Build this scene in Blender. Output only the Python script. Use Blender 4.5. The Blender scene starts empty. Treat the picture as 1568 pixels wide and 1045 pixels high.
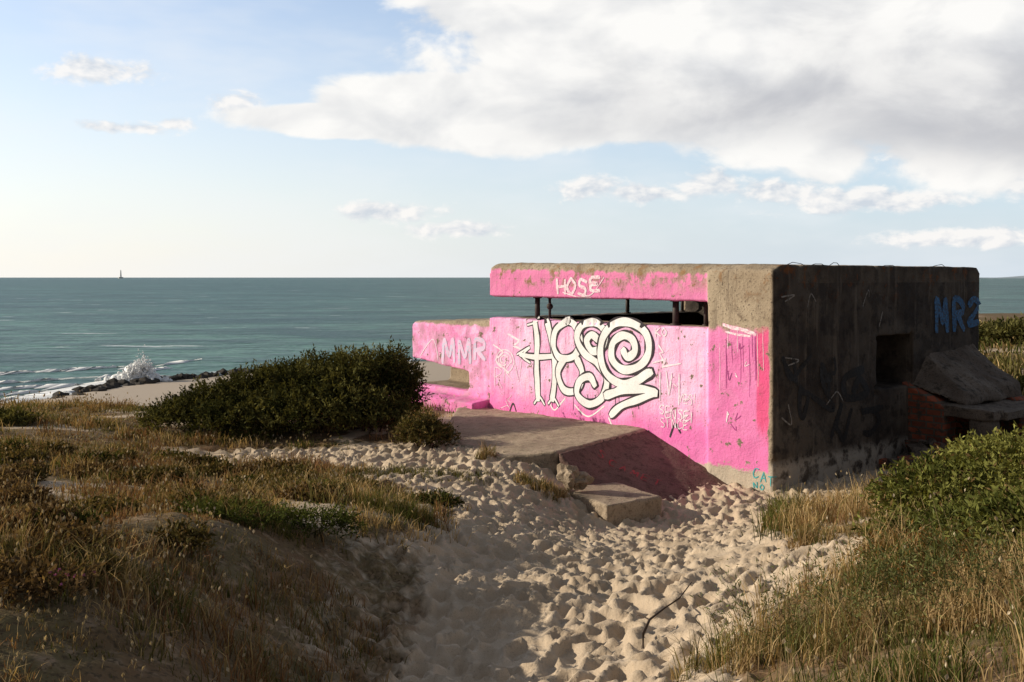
import bpy, bmesh, math, random
import numpy as np
from mathutils import Vector, Matrix
from mathutils.bvhtree import BVHTree
random.seed(7); RS=np.random.RandomState(11)
scene=bpy.context.scene
scene.view_settings.view_transform='Standard'
scene.view_settings.look='None'
scene.view_settings.exposure=0
F=1524.0
SEA=-9.0
# ---------------------------------------------------------------- noise utils
def _hash(ix,iy,seed):
    n=(ix.astype(np.int64)*374761393+iy.astype(np.int64)*668265263+seed*1442695041)&0xffffffff
    n=((n^(n>>13))*1274126177)&0xffffffff
    n=n^(n>>16)
    return (n&0xffff)/65535.0
def vnoise(x,y,seed=0):
    x=np.asarray(x,float);y=np.asarray(y,float)
    ix=np.floor(x);iy=np.floor(y);fx=x-ix;fy=y-iy
    fx=fx*fx*(3-2*fx);fy=fy*fy*(3-2*fy)
    a=_hash(ix,iy,seed);b=_hash(ix+1,iy,seed);c=_hash(ix,iy+1,seed);d=_hash(ix+1,iy+1,seed)
    return a*(1-fx)*(1-fy)+b*fx*(1-fy)+c*(1-fx)*fy+d*fx*fy
def fbm(x,y,seed=0,oct=4):
    s=0;a=.5;t=0
    for i in range(oct):
        s=s+a*vnoise(x*2**i,y*2**i,seed+i*17);t+=a;a*=.5
    return s/t
def sstep(a,b,x):
    t=np.clip((x-a)/(b-a),0,1);return t*t*(3-2*t)
# ---------------------------------------------------------------- terrain
CP=np.array([
(0,4.6,-1.97),(-.45,4.4,-1.95),(.65,4.6,-1.92),(0,7.3,-2.30),(.81,7.4,-2.31),(0,10.4,-2.56),(1.14,10.3,-2.76),
(2.4,11.3,-2.88),(3.0,12.4,-2.88),(3.5,13.25,-2.85),(5.83,15.16,-2.86),(4.3,12.6,-2.78),(2.5,12,-2.95),(1.5,11.5,-2.97),(2.1,12.4,-3.0),(1.0,11.6,-2.92),
(-.71,12.9,-2.46),(0,12.2,-2.54),(0,13.4,-2.42),(1.0,12.9,-2.80),(2.2,13.1,-2.92),(1.4,14.3,-2.75),(0,16,-2.6),(0,14.6,-2.55),(-1.0,15.8,-2.42),
(-4.13,14.5,-2.52),(-2.5,13.4,-2.5),(-3.5,16,-2.4),(-.4,18,-2.5),(-2.1,19.2,-2.55),
(-6.2,12,-2.17),(-8.2,16,-2.3),(-3.09,6,-1.62),(-1.75,3.3,-1.34),(-2.54,8,-1.93),(-2.5,10,-2.18),(-1.60,7.5,-1.86),(-.84,9.5,-2.24),(-.40,8.3,-2.38),(-1.0,8.4,-2.05),
(-1.15,5.7,-2.04),(-.85,4.2,-1.93),(-.75,6.9,-2.27),(-1.75,4.9,-1.48),(-1.78,6.2,-1.58),(-1.35,4.0,-1.5),(-4.5,9,-1.93),
(1.54,3,-1.22),(1.25,3.7,-1.5),(1.39,5.8,-2.0),(2.83,5.5,-1.53),(2.37,7,-1.93),(2.05,7.8,-2.17),(2.7,9.5,-2.36),(4.37,10,-2.2),(5.14,10,-1.98),(3.6,7.5,-1.8),
(7.2,14,-2.55),(9,18,-2.45),(12,25,-2.0),(15,30,-1.8),
(0,0,-1.65),(-3,0,-1.3),(3,0,-1.2),(0,-5,-1.6),(-8,5,-1.6),(8,5,-1.6),(-12,15,-2.2),(-12,5,-1.6),(12,10,-2.0),(12,15,-2.3),
(-6,20,-2.6),(0,24,-2.6),(-10,20,-2.6),(5,24,-2.6),(10,24,-2.3),(3,17,-2.8),(5,18,-2.8)],float)
def tps_fit(P):
    n=len(P);d=np.hypot(P[:,None,0]-P[None,:,0],P[:,None,1]-P[None,:,1])
    K=np.where(d>0,d*d*np.log(d+1e-12),0)+np.eye(n)*.01
    Q=np.c_[np.ones(n),P[:,:2]]
    A=np.block([[K,Q],[Q.T,np.zeros((3,3))]])
    return np.linalg.solve(A,np.r_[P[:,2],0,0,0])
W=tps_fit(CP)
def ycoast(x): return np.interp(x,[-300,-60,-36,-32.5,-28,-20,0,30,145,600],[40,52,70,85,91,102,115,140,260,420])
def yedge(x): return np.interp(x,[-300,-1,8,300],[20,20.5,62,90])
def H(x,y):
    x=np.atleast_1d(np.asarray(x,float));y=np.atleast_1d(np.asarray(y,float));sh=x.shape
    xf=x.ravel();yf=y.ravel();out=np.empty_like(xf)
    for i in range(0,len(xf),40000):
        xs=xf[i:i+40000];ys=yf[i:i+40000]
        d2=(xs[:,None]-CP[None,:,0])**2+(ys[:,None]-CP[None,:,1])**2+1e-12
        out[i:i+40000]=(.5*d2*np.log(d2))@W[:len(CP)]+W[-3]+W[-2]*xs+W[-1]*ys
    out=np.clip(out,-3.2,-1.0).reshape(sh)
    w=sstep(0,8,np.maximum(np.maximum(np.abs(x)-14,y-27),-6-y))
    base=-2.3+1.1*(fbm(x/14,y/14,5)-.5)
    h=out*(1-w)+base*w
    h=h+.12*(fbm(x/1.3,y/1.3,9)-.5)*sstep(2,5,np.hypot(x-2.5,y-15.5)-1)
    t=sstep(0,17,y-yedge(x)+3*(fbm(x/6,y/6,8)-.5))
    yc=ycoast(x)
    bx=yc-y
    beach=np.where(bx>0,-9.05+.75*np.clip(bx/32,0,1)**.8, -9.05+.05*bx)
    beach=np.maximum(beach,-14)+.06*(fbm(x/3,y/3,3)-.5)
    return h*(1-t)+beach*t
PATH=np.array([(-.55,0),(-.6,4),(-.95,5.6),(-.9,7.2),(-.62,8.3),(-.4,9.7),(-1.13,11.6),(-2.1,12.9),(-4.3,13.3),(-4.9,14.3),(-3.3,14.4),(-1.75,14.0),(-1.2,15.0),
(-1.2,17.5),(0,19.5),(5,24),(8.6,19),(9.3,17.5),(7.4,14.2),(5.2,12.3),(3.7,11.7),(3.0,11.3),(2.35,9.5),(2.1,8.3),(2.6,7.3),(2.45,6.6),(1.75,6.4),(1.3,5.9),(.95,5.3),(.84,4.3),(.8,0)],float)
def path_sd(x,y):
    x=np.asarray(x,float);y=np.asarray(y,float)
    dmin=np.full(x.shape,1e9);ins=np.zeros(x.shape,bool);n=len(PATH)
    for i in range(n):
        a=PATH[i];b=PATH[(i+1)%n];e=b-a
        t=np.clip(((x-a[0])*e[0]+(y-a[1])*e[1])/(e@e),0,1)
        d=np.hypot(x-a[0]-t*e[0],y-a[1]-t*e[1]);dmin=np.minimum(dmin,d)
        c=((a[1]>y)!=(b[1]>y))
        xi=(b[0]-a[0])*(y-a[1])/((b[1]-a[1]) if abs(b[1]-a[1])>1e-9 else 1e-9)+a[0]
        ins^=(c&(x<xi))
    return np.where(ins,-dmin,dmin)
def bankw(x,y):
    # bare slumping bank between the turf and the path
    return sstep(-1.9,-1.35,x)*sstep(8.6,7.4,y)*sstep(-.35,-.75,x)
def veg(x,y,g=False):
    x=np.asarray(x,float);y=np.asarray(y,float)
    sd=path_sd(x,y)
    v=sstep(-.15,.45,sd+.7*(fbm(x*1.6,y*1.6,21)-.5))
    bare=sstep(.58,.70,fbm(x/1.1+3,y/1.1,33))*.7
    v=v*(1-bare*sstep(5,9,y+np.abs(x)))
    v=v*(1-sstep(5,20,y-yedge(x)))
    if g: v=np.maximum(v,.62*bankw(x,y))  # turf-root brown on the bank ground, also deepening its shade by colour
    else: v=v*(1-.65*bankw(x,y))
    return v
def axis(lo,dlo,dhi,hi,st,g=1.12):
    m=list(np.arange(dlo,dhi,st));a=[];s=st;p=dlo
    while p>lo: s=min(s*g,40);p-=s;a.append(p)
    b=[];s=st;p=m[-1]
    while p<hi: s=min(s*g,40);p+=s;b.append(p)
    return np.array(a[::-1]+m+b)
def mesh_np(name,V,faces_flat,totals,cols=None,smooth=False,mat=None):
    me=bpy.data.meshes.new(name)
    V=np.asarray(V,np.float32);ff=np.asarray(faces_flat,np.int32);tt=np.asarray(totals,np.int32)
    me.vertices.add(len(V));me.vertices.foreach_set('co',V.ravel())
    me.loops.add(len(ff));me.loops.foreach_set('vertex_index',ff)
    me.polygons.add(len(tt));st=np.r_[0,np.cumsum(tt)[:-1]].astype(np.int32)
    me.polygons.foreach_set('loop_start',st)
    me.polygons.foreach_set('loop_total',tt)
    if smooth: me.polygons.foreach_set('use_smooth',np.ones(len(tt),bool))
    me.update(calc_edges=True)
    if cols is not None:
        at=me.color_attributes.new('Col','FLOAT_COLOR','POINT')
        c=np.ones((len(V),4),np.float32);c[:,:cols.shape[1]]=cols
        at.data.foreach_set('color',c.ravel())
    if mat: me.materials.append(mat)
    ob=bpy.data.objects.new(name,me);scene.collection.objects.link(ob)
    return ob
# ---------------------------------------------------------------- node helpers
class NT:
    def __init__(s,nt): s.nt=nt;nt.nodes.clear()
    def n(s,t,**k):
        x=s.nt.nodes.new(t)
        for a,b in k.items(): setattr(x,a,b)
        return x
    def put(s,sock,v):
        if isinstance(v,bpy.types.NodeSocket): s.nt.links.new(v,sock)
        elif v is not None: sock.default_value=v
    def m(s,op,a,b=None,c=None,clamp=False):
        x=s.n('ShaderNodeMath',operation=op);x.use_clamp=clamp
        s.put(x.inputs[0],a);s.put(x.inputs[1],b);s.put(x.inputs[2],c);return x.outputs[0]
    def v(s,op,a,b=None):
        x=s.n('ShaderNodeVectorMath',operation=op);s.put(x.inputs[0],a);s.put(x.inputs[1],b)
        return x.outputs[1] if op=='LENGTH' else x.outputs[0]
    def scale(s,a,f):
        x=s.n('ShaderNodeVectorMath',operation='SCALE');s.put(x.inputs[0],a);s.put(x.inputs['Scale'],f);return x.outputs[0]
    def mix(s,f,a,b,bt='MIX'):
        x=s.n('ShaderNodeMix',data_type='RGBA');x.blend_type=bt
        def c(v): return (*v,1) if isinstance(v,tuple) and len(v)==3 else v
        s.put(x.inputs[0],f);s.put(x.inputs[6],c(a));s.put(x.inputs[7],c(b));return x.outputs[2]
    def noise(s,vec,sc,det=4,rough=.55,dist=0):
        x=s.n('ShaderNodeTexNoise');s.put(x.inputs['Vector'],vec);x.inputs['Scale'].default_value=sc
        x.inputs['Detail'].default_value=det;x.inputs['Roughness'].default_value=rough;x.inputs['Distortion'].default_value=dist
        return x.outputs[0]
    def ss(s,x0,a,b):
        x=s.n('ShaderNodeMapRange',interpolation_type='SMOOTHSTEP');s.put(x.inputs[0],x0)
        s.put(x.inputs[1],a);s.put(x.inputs[2],b);return x.outputs[0]
    def xyz(s,v):
        x=s.n('ShaderNodeSeparateXYZ');s.put(x.inputs[0],v);return x.outputs
    def comb(s,a,b,c):
        x=s.n('ShaderNodeCombineXYZ');s.put(x.inputs[0],a);s.put(x.inputs[1],b);s.put(x.inputs[2],c);return x.outputs[0]
    def bump(s,h,st,d,nrm=None):
        x=s.n('ShaderNodeBump');x.inputs['Strength'].default_value=st;x.inputs['Distance'].default_value=d
        s.put(x.inputs['Height'],h)
        if nrm is not None: s.put(x.inputs['Normal'],nrm)
        return x.outputs[0]
    def bsdf(s,col,rough=.9,spec=.2,nrm=None):
        x=s.n('ShaderNodeBsdfPrincipled')
        s.put(x.inputs['Base Color'],(*col,1) if isinstance(col,tuple) and len(col)==3 else col)
        s.put(x.inputs['Roughness'],rough);s.put(x.inputs['Specular IOR Level'],spec)
        if nrm is not None: s.put(x.inputs['Normal'],nrm)
        return x.outputs[0]
    def out(s,sh):
        o=s.n('ShaderNodeOutputMaterial');s.nt.links.new(sh,o.inputs[0])
def newmat(name):
    m=bpy.data.materials.new(name);m.use_nodes=True;return m,NT(m.node_tree)
def pos(t): return t.n('ShaderNodeNewGeometry').outputs['Position']
def objc(t): return t.n('ShaderNodeTexCoord').outputs['Object']
# ---------------------------------------------------------------- materials
def mat_ground():
    m,t=newmat('sand_and_turf');p=pos(t)
    at=t.n('ShaderNodeAttribute',attribute_name='Col');vegv=t.xyz(at.outputs['Vector'])[0]
    n1=t.noise(p,1.3,3);n2=t.noise(p,9,4);n3=t.noise(p,150,2)
    sand=t.mix(t.ss(n1,.35,.65),(.49,.385,.275),(.58,.465,.34))
    sand=t.mix(t.m('MULTIPLY',t.ss(n3,.54,.70),.6),sand,(.30,.22,.155))
    sand=t.mix(t.ss(n2,.55,.8),sand,(.42,.325,.23))
    turf=t.mix(t.ss(n1,.38,.62),(.18,.11,.06),(.15,.115,.055))
    turf=t.mix(t.ss(n2,.5,.7),turf,(.30,.21,.13))
    turf=t.mix(t.ss(t.noise(p,40,3),.5,.65),turf,(.10,.07,.04))
    f=t.ss(t.m('ADD',vegv,t.m('MULTIPLY',t.m('SUBTRACT',n2,.5),.9)),.35,.7)
    col=t.mix(f,sand,turf)
    z=t.xyz(p)[2]
    wet=t.ss(t.m('ADD',z,t.m('MULTIPLY',n1,.12)),-8.75,-8.95)
    beach=t.mix(t.ss(z,-6.5,-8.2),col,(.48,.40,.32))
    col=t.mix(wet,beach,(.24,.21,.175))
    h=t.m('ADD',t.m('MULTIPLY',n2,.8),t.m('MULTIPLY',t.noise(p,60,3),.35))
    t.out(t.bsdf(col,.95,.1,t.bump(h,.5,.025)));return m
def mat_sea():
    m,t=newmat('sea_water');p=pos(t)
    big=t.noise(t.v('MULTIPLY',p,(.0035,.012,1)),1,4)
    mid=t.noise(t.v('MULTIPLY',p,(.022,.045,1)),1,6,.70)
    far=t.noise(t.v('MULTIPLY',p,(.006,.012,1)),1,6,.70)
    a=t.noise(t.v('MULTIPLY',p,(.12,.30,1)),1,4,.65)
    y=t.xyz(p)[1]
    near=t.ss(y,420,90)
    col=t.mix(t.ss(big,.38,.62),(.050,.150,.135),(.085,.215,.18))
    col=t.mix(t.m('MULTIPLY',near,.6),col,(.13,.27,.20))
    col=t.mix(t.m('MULTIPLY',t.ss(y,1500,14000),.8),col,(.11,.215,.21))
    col=t.mix(t.m('MULTIPLY',t.ss(mid,.44,.60),.8),col,(.018,.072,.070))
    col=t.mix(t.m('MULTIPLY',t.ss(far,.48,.62),.6),col,(.026,.09,.095))
    col=t.mix(t.m('MULTIPLY',t.ss(a,.46,.60),.6),col,(.016,.07,.062))
    wc=t.noise(t.v('MULTIPLY',p,(.05,.12,1)),1,7,.74)
    wm=t.m('MULTIPLY',t.ss(wc,.60,.65),t.ss(mid,.60,.44))
    col=t.mix(t.m('MULTIPLY',wm,.8),col,(.76,.79,.77))
    h=t.m('ADD',t.m('MULTIPLY',mid,3),a)
    t.out(t.bsdf(col,.4,.16,t.bump(h,.8,1.2)));return m
def mat_bunker():
    m,t=newmat('painted_concrete');p=objc(t);X,Y,Z=t.xyz(p)
    n1=t.noise(p,1.1,4,.6);n2=t.noise(p,5,5,.65);n3=t.noise(p,28,4,.65);n4=t.noise(p,2.3,5,.7)
    streak=t.noise(t.v('MULTIPLY',p,(8,8,.6)),1,4,.65)
    conc=t.mix(t.ss(n1,.35,.65),(.32,.25,.175),(.42,.34,.245))
    conc=t.mix(t.ss(n2,.5,.72),conc,(.21,.16,.115))
    conc=t.mix(t.ss(n3,.54,.68),conc,(.13,.10,.075))
    conc=t.mix(t.m('MULTIPLY',t.ss(streak,.5,.68),.55),conc,(.15,.115,.085))
    foot=t.ss(t.m('ADD',Z,t.m('MULTIPLY',n2,.5)),-2.15,-2.3)
    conc=t.mix(t.m('MULTIPLY',foot,.7),conc,(.54,.47,.38))
    lich=t.m('MULTIPLY',t.ss(n2,.55,.66),t.ss(Z,-.5,.05))
    conc=t.mix(t.m('MULTIPLY',lich,.5),conc,(.36,.18,.06))
    pk=t.mix(t.ss(n1,.38,.6),(.88,.25,.56),(.92,.40,.70))
    mid=t.m('MULTIPLY',t.ss(X,-.3,.9),t.ss(X,5.3,4.7))
    mid=t.m('MULTIPLY',mid,t.ss(t.m('ADD',Z,t.m('MULTIPLY',n4,.7)),-1.85,-1.35))
    mid=t.m('MULTIPLY',mid,t.ss(t.m('ADD',Z,t.m('MULTIPLY',n3,.1)),-.5,-.75))
    pk=t.mix(t.m('MULTIPLY',mid,.85),pk,(.95,.60,.84))
    pk=t.mix(t.m('MULTIPLY',t.ss(n4,.50,.38),.4),pk,(.95,.74,.88))
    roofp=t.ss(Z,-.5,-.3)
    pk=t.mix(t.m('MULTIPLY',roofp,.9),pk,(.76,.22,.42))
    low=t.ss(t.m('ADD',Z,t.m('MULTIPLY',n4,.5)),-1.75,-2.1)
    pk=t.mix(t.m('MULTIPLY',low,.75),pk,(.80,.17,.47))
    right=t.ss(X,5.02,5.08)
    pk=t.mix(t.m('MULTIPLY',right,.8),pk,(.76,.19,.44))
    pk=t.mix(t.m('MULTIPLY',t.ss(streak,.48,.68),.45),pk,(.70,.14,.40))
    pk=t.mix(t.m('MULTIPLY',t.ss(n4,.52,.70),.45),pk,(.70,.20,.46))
    pk=t.mix(t.m('MULTIPLY',t.ss(n3,.54,.68),.38),pk,(.50,.17,.32))
    red=t.m('MULTIPLY',t.ss(t.m('ADD',X,t.m('MULTIPLY',streak,.14)),5.92,5.97),t.ss(X,6.11,6.07))
    red=t.m('MULTIPLY',red,t.ss(t.m('ADD',Z,t.m('MULTIPLY',streak,1.6)),-1.5,-1.1))
    pk=t.mix(t.m('MULTIPLY',red,.65),pk,(.78,.05,.16))
    gr=t.m('MULTIPLY',t.ss(streak,.54,.70),t.ss(n2,.44,.60))
    pk=t.mix(t.m('MULTIPLY',gr,.55),pk,(.32,.18,.18))
    anx=t.ss(X,-.02,-.06)
    pk=t.mix(t.m('MULTIPLY',t.m('MULTIPLY',anx,t.ss(n4,.44,.60)),.5),pk,(.46,.29,.31))
    fr=t.m('LESS_THAN',Y,.22)
    topz=t.m('ADD',Z,t.m('MULTIPLY',n2,.22))
    topz=t.m('ADD',topz,t.m('MULTIPLY',X,.022))
    msk=t.m('MULTIPLY',fr,t.ss(topz,.28,.23))
    msk=t.m('MULTIPLY',msk,t.m('SUBTRACT',1,t.m('MULTIPLY',anx,t.ss(t.m('ADD',Z,t.m('MULTIPLY',n2,.2)),-.83,-.78))))
    pil=t.m('MULTIPLY',t.ss(t.m('ADD',X,t.m('MULTIPLY',n3,.04)),5.03,5.06),t.ss(t.m('ADD',Z,t.m('MULTIPLY',n2,.35)),-.62,-.5))
    msk=t.m('MULTIPLY',msk,t.m('SUBTRACT',1,pil))
    msk=t.m('MULTIPLY',msk,t.ss(t.m('ADD',X,t.m('MULTIPLY',n2,.10)),6.15,6.11))
    lowc=t.m('MULTIPLY',t.ss(X,3.8,5.4),.26)
    msk=t.m('MULTIPLY',msk,t.ss(t.m('SUBTRACT',t.m('ADD',Z,t.m('MULTIPLY',n2,.35)),lowc),-2.72,-2.66))
    chip=t.ss(t.m('ADD',n2,t.m('MULTIPLY',n3,.30)),.77,.80)
    roofchip=t.m('MULTIPLY',t.ss(t.m('ADD',n2,t.m('MULTIPLY',X,.022)),.55,.63),t.ss(Z,-.30,-.0))
    msk=t.m('MULTIPLY',msk,t.m('SUBTRACT',1,t.m('MAXIMUM',chip,t.m('MULTIPLY',roofchip,.75))))
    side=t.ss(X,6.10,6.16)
    inner=t.m('MULTIPLY',t.m('GREATER_THAN',Y,.50),t.m('MULTIPLY',t.m('LESS_THAN',Z,-.08),t.m('GREATER_THAN',X,.12)))  # room and doorway surfaces take the dark colour too, painting in their shade
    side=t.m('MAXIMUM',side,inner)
    dark=t.mix(t.ss(n1,.4,.62),(.050,.038,.030),(.10,.080,.062))  # side-face concrete: its shade is put into the base colour, along with stains
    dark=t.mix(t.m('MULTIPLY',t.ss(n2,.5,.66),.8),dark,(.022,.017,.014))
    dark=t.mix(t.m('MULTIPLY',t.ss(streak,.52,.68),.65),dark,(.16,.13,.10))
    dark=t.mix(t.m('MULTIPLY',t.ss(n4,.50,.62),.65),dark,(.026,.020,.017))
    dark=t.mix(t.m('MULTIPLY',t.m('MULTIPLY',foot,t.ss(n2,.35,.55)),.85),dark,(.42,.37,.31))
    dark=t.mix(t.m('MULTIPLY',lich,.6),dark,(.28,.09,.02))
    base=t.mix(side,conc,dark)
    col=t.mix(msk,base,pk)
    zb=t.m('PINGPONG',t.m('ADD',Z,t.m('MULTIPLY',n1,.05)),.11)
    line=t.m('MULTIPLY',t.ss(zb,.006,.0),t.ss(n2,.45,.6))
    col=t.mix(t.m('MULTIPLY',line,.10),col,(.2,.1,.12))
    h=t.m('ADD',t.m('MULTIPLY',n2,.6),t.m('MULTIPLY',n3,.45));h=t.m('SUBTRACT',h,t.m('MULTIPLY',line,.12))
    t.out(t.bsdf(col,.85,.2,t.bump(h,.75,.035)));return m
def mat_conc(name,c1,c2,c3,sc=1.0):
    m,t=newmat(name);p=pos(t)
    n1=t.noise(p,1.7*sc,4);n2=t.noise(p,8*sc,5,.65);n3=t.noise(p,45*sc,3)
    c=t.mix(t.ss(n1,.35,.65),c1,c2);c=t.mix(t.ss(n2,.5,.68),c,c3)
    c=t.mix(t.m('MULTIPLY',t.ss(n3,.52,.68),.6),c,tuple(x*.5 for x in c3))
    h=t.m('ADD',n2,t.m('MULTIPLY',n3,.4))
    t.out(t.bsdf(c,.9,.15,t.bump(h,.6,.03)));return m
def mat_flat(name,c,rough=.7,var=.25,sc=6):
    m,t=newmat(name);p=pos(t)
    n=t.noise(p,sc,3)
    t.out(t.bsdf(t.mix(t.ss(n,.35,.65),tuple(x*(1-var) for x in c),c),rough,.3,t.bump(n,.3,.01)));return m
def mat_paint(name,c,wear=.5,tr=0.0,under=None):
    m,t=newmat(name);p=pos(t)
    n=t.noise(p,26,5,.7);k=t.noise(p,3,3)
    un=under or tuple(x*.55+.1 for x in c)
    col=t.mix(t.m('MULTIPLY',t.ss(n,.5-.2*tr,.68-.1*tr),wear),c,un)
    col=t.mix(t.m('MULTIPLY',t.ss(k,.5,.7),wear*.3),col,tuple(x*.8 for x in c))
    t.out(t.bsdf(col,.7,.3,t.bump(n,.4,.01)));return m
def mat_leaf(name,tr=.22):
    m,t=newmat(name)
    at=t.n('ShaderNodeAttribute',attribute_name='Col').outputs['Color']
    b=t.n('ShaderNodeBsdfDiffuse');t.put(b.inputs[0],at);b=b.outputs[0]
    tl=t.n('ShaderNodeBsdfTranslucent');t.put(tl.inputs[0],t.mix(1.0,at,(1.3,1.15,.6),'MULTIPLY'))
    x=t.n('ShaderNodeMixShader');x.inputs[0].default_value=tr
    t.nt.links.new(b,x.inputs[1]);t.nt.links.new(tl.outputs[0],x.inputs[2]);t.out(x.outputs[0]);return m
def mat_brick():
    m,t=newmat('old_brick');p=objc(t)
    v=t.xyz(p);b=t.n('ShaderNodeTexBrick');t.put(b.inputs['Vector'],t.comb(t.m('ADD',v[0],v[1]),v[2],0))
    b.inputs['Color1'].default_value=(.34,.095,.05,1);b.inputs['Color2'].default_value=(.20,.065,.04,1);b.inputs['Mortar'].default_value=(.13,.105,.08,1)
    b.inputs['Scale'].default_value=1;b.inputs['Brick Width'].default_value=.24;b.inputs['Row Height'].default_value=.10;b.inputs['Mortar Size'].default_value=.014
    n=t.noise(p,5,5,.7)
    c=t.mix(t.ss(n,.50,.60),b.outputs[0],(.09,.07,.055))
    h=t.m('SUBTRACT',n,t.m('MULTIPLY',b.outputs[1],.6))
    t.out(t.bsdf(c,.9,.1,t.bump(h,.9,.04)));return m
MG=mat_ground();MS=mat_sea();MB=mat_bunker();ML=mat_leaf('foliage')
MAP=mat_conc('apron_concrete',(.33,.26,.185),(.41,.325,.235),(.24,.185,.13))
MRAMP=mat_conc('ramp_concrete',(.15,.095,.078),(.19,.12,.098),(.10,.063,.05))
MROCK=mat_conc('rock',(.05,.045,.04),(.08,.07,.06),(.025,.025,.025),.5)
MDK=mat_conc('dark_concrete',(.13,.10,.078),(.20,.16,.125),(.06,.048,.038))
MSTEEL=mat_flat('rusty_steel',(.06,.045,.04),.6)
MWOOD=mat_flat('dead_wood',(.06,.04,.028),.9)
MFOAM=mat_flat('sea_foam',(.86,.87,.87),.8,.08)
MWH=mat_paint('white_spray',(.88,.87,.87),.5);MBL=mat_paint('black_spray',(.03,.022,.03),.3)
MWT=mat_paint('thin_white_spray',(.90,.84,.88),.8,.5,(.84,.50,.70))
MWF=mat_paint('faded_white_spray',(.88,.78,.82),.9,.5,(.72,.30,.45))
MCY=mat_paint('pale_blue_spray',(.45,.64,.78),1,.9,(.84,.50,.72));MBLUE=mat_paint('blue_spray',(.05,.19,.42),.9,.6,(.05,.05,.05));MTEAL=mat_paint('teal_spray',(.05,.38,.40));MPK=mat_paint('purple_spray',(.45,.06,.28))
MRED=mat_paint('red_spray',(.36,.03,.03),.9,.4,(.17,.09,.075));MSC=mat_paint('soot_black',(.010,.008,.008),.9,.6,(.03,.024,.02));MSW=mat_paint('chalk_tag',(.34,.31,.28),.9,.6,(.07,.055,.045))
MBRICK=mat_brick()
# ---------------------------------------------------------------- ground mesh
gx=axis(-700,-3.6,5.0,700,.030,1.10);gy=axis(-60,3.6,14.2,520,.030,1.09)
nx,ny=len(gx),len(gy);GX,GY=np.meshgrid(gx,gy)
GZ=H(GX,GY);VG=veg(GX,GY,True);SD=path_sd(GX,GY)
dimp=np.zeros_like(GZ)
def dent(cx,cy,a,L,wd,dep):
    r=L*2.0
    i0,i1=np.searchsorted(gx,[cx-r,cx+r]);j0,j1=np.searchsorted(gy,[cy-r,cy+r])
    if i1<=i0 or j1<=j0: return
    dx=GX[j0:j1,i0:i1]-cx;dy=GY[j0:j1,i0:i1]-cy
    u=(dx*math.cos(a)+dy*math.sin(a))/L;v=(-dx*math.sin(a)+dy*math.cos(a))/wd
    q=np.sqrt(u*u+v*v)
    k=np.exp(-(q*.85)**6)*.8
    S=dimp[j0:j1,i0:i1]
    S*=(1-k);S+=dep*(-np.exp(-(q*1.0)**4)+.55*np.exp(-((q-1.4)/.32)**2))
cnt=0
while cnt<3500:
    cx=random.uniform(-4.8,5.2);cy=random.uniform(2.5,14.8)
    if path_sd(np.array([cx]),np.array([cy]))[0]>.5: continue
    a=math.pi/2+random.gauss(0,.6)
    s=random.uniform(.7,1.1)
    dent(cx,cy,a,.118*s,.062*s,random.uniform(.02,.062));cnt+=1
sandw=sstep(.6,-.05,SD)
GZ=GZ+np.clip(dimp,-.09,.05)*(.2+.8*sandw)
GZ=GZ+.035*(fbm(GX*3,GY*3,77,3)-.5)*(GY<30)
GZ=GZ+.008*(fbm(GX*16,GY*16,79,2)-.5)*(GY<16)
GZ=GZ+.06*(fbm(GX*7,GY*7,78,2)-.5)*VG*(GY<25)
V=np.c_[GX.ravel(),GY.ravel(),GZ.ravel()]
idx=np.arange(nx*ny).reshape(ny,nx)
q=np.stack([idx[:-1,:-1],idx[:-1,1:],idx[1:,1:],idx[1:,:-1]],-1).reshape(-1,4)
C=np.c_[VG.ravel(),VG.ravel(),VG.ravel()]
ground=mesh_np('ground',V,q.ravel(),np.full(len(q),4),C,True,MG)
def Hs(x,y): return float(H(np.array([x]),np.array([y]))[0])
# ---------------------------------------------------------------- sea
bm=bmesh.new()
xs=[-40000,-4000,-400,400,4000,40000];ys=[20,400,4000,40000]
vv=[[bm.verts.new((x,y,SEA)) for x in xs] for y in ys]
for j in range(len(ys)-1):
    for i in range(len(xs)-1): bm.faces.new((vv[j][i],vv[j][i+1],vv[j+1][i+1],vv[j+1][i]))
me=bpy.data.meshes.new('sea');bm.to_mesh(me);bm.free();me.materials.append(MS)
sea=bpy.data.objects.new('sea',me);scene.collection.objects.link(sea)
V=[];Fq=[];T=[]
def surf(off,w0,x0,x1,seed,z=.02,thr=.38):
    n=520;b=len(V)
    for i in range(n+1):
        x=x0+(x1-x0)*i/n;y=float(ycoast(np.array([x]))[0])+off+1.6*(float(fbm(np.array([x/3]),np.array([0.]),seed)[0])-.5)*2
        w=w0*max(0,float(fbm(np.array([x/1.1]),np.array([5.]),seed+3,4)[0])-thr)*4
        w2=w*(.5+float(vnoise(np.array([x*2.3]),np.array([2.]),seed)[0]))
        V.append((x-w*.35,y-w2*.6,SEA+z));V.append((x-w*.1,y,SEA+z+.10+.12*min(w,1)));V.append((x+w*.35,y+w*.4,SEA+z))
    for i in range(n):
        a=b+i*3
        Fq.extend([a,a+3,a+4,a+1, a+1,a+4,a+5,a+2]);T.extend([4,4])
surf(-.3,3.0,-60,-31,1,thr=.28);surf(2.4,3.0,-60,-31,2,thr=.31);surf(5.0,2.6,-62,-32,3,thr=.34);surf(8,2.2,-70,-33,9,thr=.37);surf(13,2.0,-70,-34,12,thr=.41);surf(20,2.0,-80,-34,22,thr=.45);surf(31,2.2,-90,-34,25,thr=.48);surf(-.3,1.0,-31,60,4)
mesh_np('sea_foam',V,Fq,T,None,True,MFOAM)
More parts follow.
